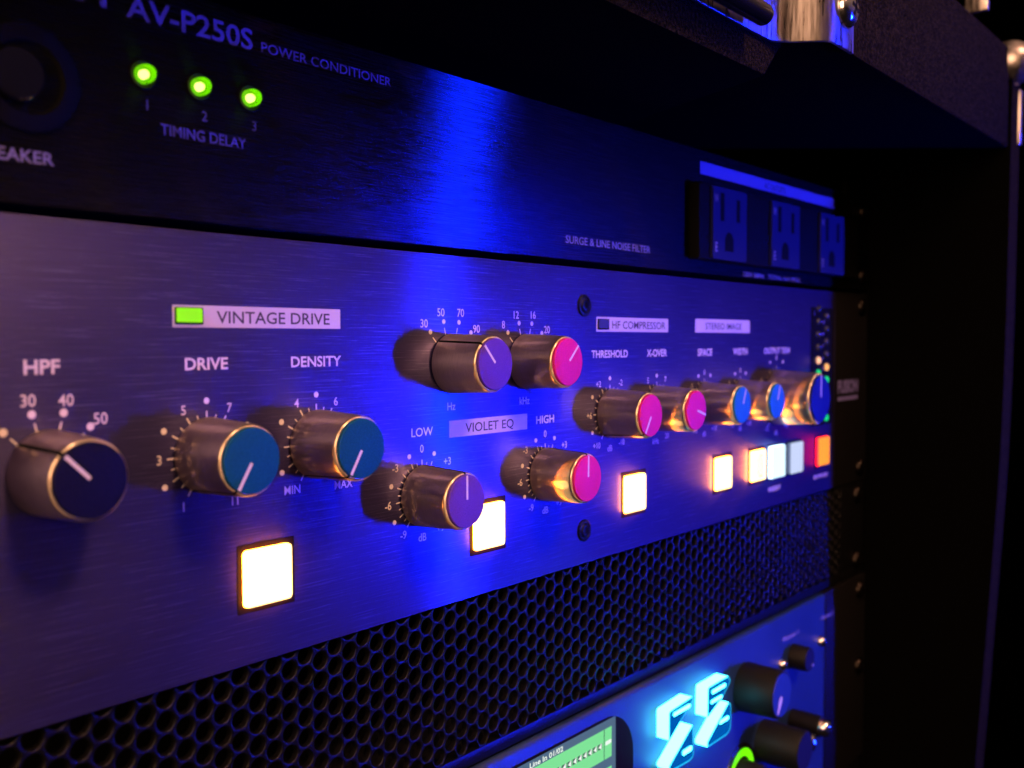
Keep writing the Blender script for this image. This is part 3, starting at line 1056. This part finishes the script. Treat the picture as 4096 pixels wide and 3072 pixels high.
# screen with a stadium shaped black bezel
bm = bmesh.new()
add_prism(bm, rounded_rect(180, 263.2, -88.5, -49.9, 15.5, 14), -0.5, -0.95, 0, 0)
bmesh.ops.recalc_face_normals(bm, faces=bm.faces)
scr = finish('display', bm, M['black_gloss'], au)
bm = bmesh.new()
Y = -1.0
add_poly(bm, [(190, -87), (252.9, -87), (252.9, -50.6), (190, -50.6)], Y, 0)
add_poly(bm, [(193, -62.6), (250.6, -62.6), (250.6, -53.1), (193, -53.1)], Y - 0.05, 1)
add_poly(bm, [(193, -75.0), (250.6, -75.0), (250.6, -65.6), (193, -65.6)], Y - 0.05, 1)
add_poly(bm, [(246.3, -62.6), (246.65, -62.6), (246.65, -53.1), (246.3, -53.1)], Y - 0.10, 3)
for k in range(11):
    cx = 244.2 - k * 2.62
    add_poly(bm, [(cx - 1.1, -58.6), (cx + 1.1, -58.6), (cx + 1.1, -56.9), (cx - 1.1, -56.9)], Y - 0.10, 3)
    add_poly(bm, [(cx - 0.9, -57.8), (cx + 0.75, -58.7), (cx + 0.75, -56.7)], Y - 0.15, 2)
add_poly(bm, rounded_rect(247.0, 250.3, -58.3, -57.0, 0.5, 3), Y - 0.15, 2)
glyph_bm(bm, 'Line In 01/02', 209.7, 225.3, -52.7, -51.1, Y - 0.15, 2, 0.02)
face_front(bm)
finish('screen_picture', bm, [M['scr_bg'], M['scr_green'], M['scr_white'], M['scr_dark']], scr)
# encoder with a white pointer
enc = lathe('encoder_knob', 342.0, -65.9, [(-0.6, 9.0), (-1.2, 9.3), (-15.0, 8.9), (-15.8, 8.6), (-16.0, 8.2), (-16.0, 0)], M['black_plastic'], au, 64)
lathe('encoder_face', 342.0, -65.9, [(-16.0, 8.1), (-16.1, 8.0), (-16.1, 0)], M['low_panel'], enc, 48)
add_uv_zx(enc.children[0].data)
bm = bmesh.new()
add_poly(bm, [(337.4, -72.0), (338.6, -72.3), (341.4, -68.6), (341.8, -66.6), (340.6, -65.9), (339.2, -67.0)], -16.2)
face_front(bm)
finish('pointer', bm, M['print'], enc)
kn = lathe('volume_knob', 386.8, -65.6, [(-0.6, 5.2), (-7.6, 4.9), (-8.0, 4.6), (-8.0, 0)], M['black_plastic'], au, 48)
bm = bmesh.new()
add_disc(bm, 389.6, -68.4, 0.5, -8.06)
face_front(bm)
finish('pointer', bm, M['print'], kn)
for x in (375.4, 415.6):
    lathe('status_stud', x, -66.2, [(-0.6, 2.4), (-1.6, 2.3), (-2.6, 1.7), (-3.1, 0.9), (-3.2, 0)], M['chrome'], au, 32)
lettering('Phones 1', 376.8, 391.8, -57.2, -55.4, M['print_grey'], au, y=-0.68, offset=0.01)
lettering('Phones 2', 417.0, 430.0, -57.2, -55.4, M['print_grey'], au, y=-0.68, offset=0.01)
# ring lit knob
rk = lathe('ring_control', 339.2, -99.6, [(-0.6, 12.2), (-1.1, 12.0), (-1.2, 11.6), (-1.2, 0)], M['black_gloss'], au, 64)
bm = bmesh.new()
N = 40
ro, ri = 10.2, 7.2
prev = None
for k in range(N + 1):
    a = -62 + 150 * k / N
    tpr = 0.4 + 0.6 * min(1.0, k / 10.0)
    p = [bm.verts.new((*[pol(339.2, -99.6, a, rr)[0]], -1.35, pol(339.2, -99.6, a, rr)[1])) for rr in (ri + (1 - tpr) * 1.2, ro)]
    if prev:
        bm.faces.new((prev[0], prev[1], p[1], p[0]))
    prev = p
face_front(bm)
finish('light_ring', bm, M['ring_green'], rk)
lathe('knob_top', 339.2, -99.6, [(-1.2, 6.2), (-9.5, 5.9), (-10, 5.5), (-10, 0)], M['black_plastic'], rk, 48)
# fat black gain knob and two chrome tipped buttons beside it
lathe('gain_knob', 359.0, -92.5, [(-0.6, 8.3), (-17.0, 7.9), (-18, 7.2), (-18, 0)], M['black_plastic'], au, 56)
for x, z in ((371.2, -93.8), (386.6, -92.6)):
    k = lathe('tipped_button', x, z, [(-0.6, 4.6), (-13.2, 4.4), (-13.2, 3.3)], M['black_plastic'], au, 40)
    lathe('chrome_tip', x, z, [(-13.0, 3.6), (-15.0, 3.5), (-16.4, 2.8), (-17.1, 1.6), (-17.3, 0)], M['chrome'], k, 32)

# ------------------------------------------------------------------ rack screws in the right-hand ears
rows = [(126.2, 'beside the socket bar', 0), (96.3, 'below the third mains socket', 0), (82.0, 'at the upper ear of the slate processor', 0), (6.3, 'at the lower ear of the slate processor', 0),
        (-6.8, 'at the upper ear of the vent panel', 1.0), (-38.2, 'at the lower ear of the vent panel', 1.0), (-52.4, 'at the upper ear of the blue interface', -0.6), (-89.0, 'at the middle of the blue interface ear', -0.6)]
for z, where, y in rows:
    bm = bmesh.new()
    pan_screw_bm(bm, 462.0, z, y, 4.2, 2.4)
    bmesh.ops.recalc_face_normals(bm, faces=bm.faces)
    o = finish('rack_screw', bm, [M['screw'], M['groove']], None, 40)
    tag(o, 'dim steel rack screw ' + where, 'screw', 'rack screws down the right rail')
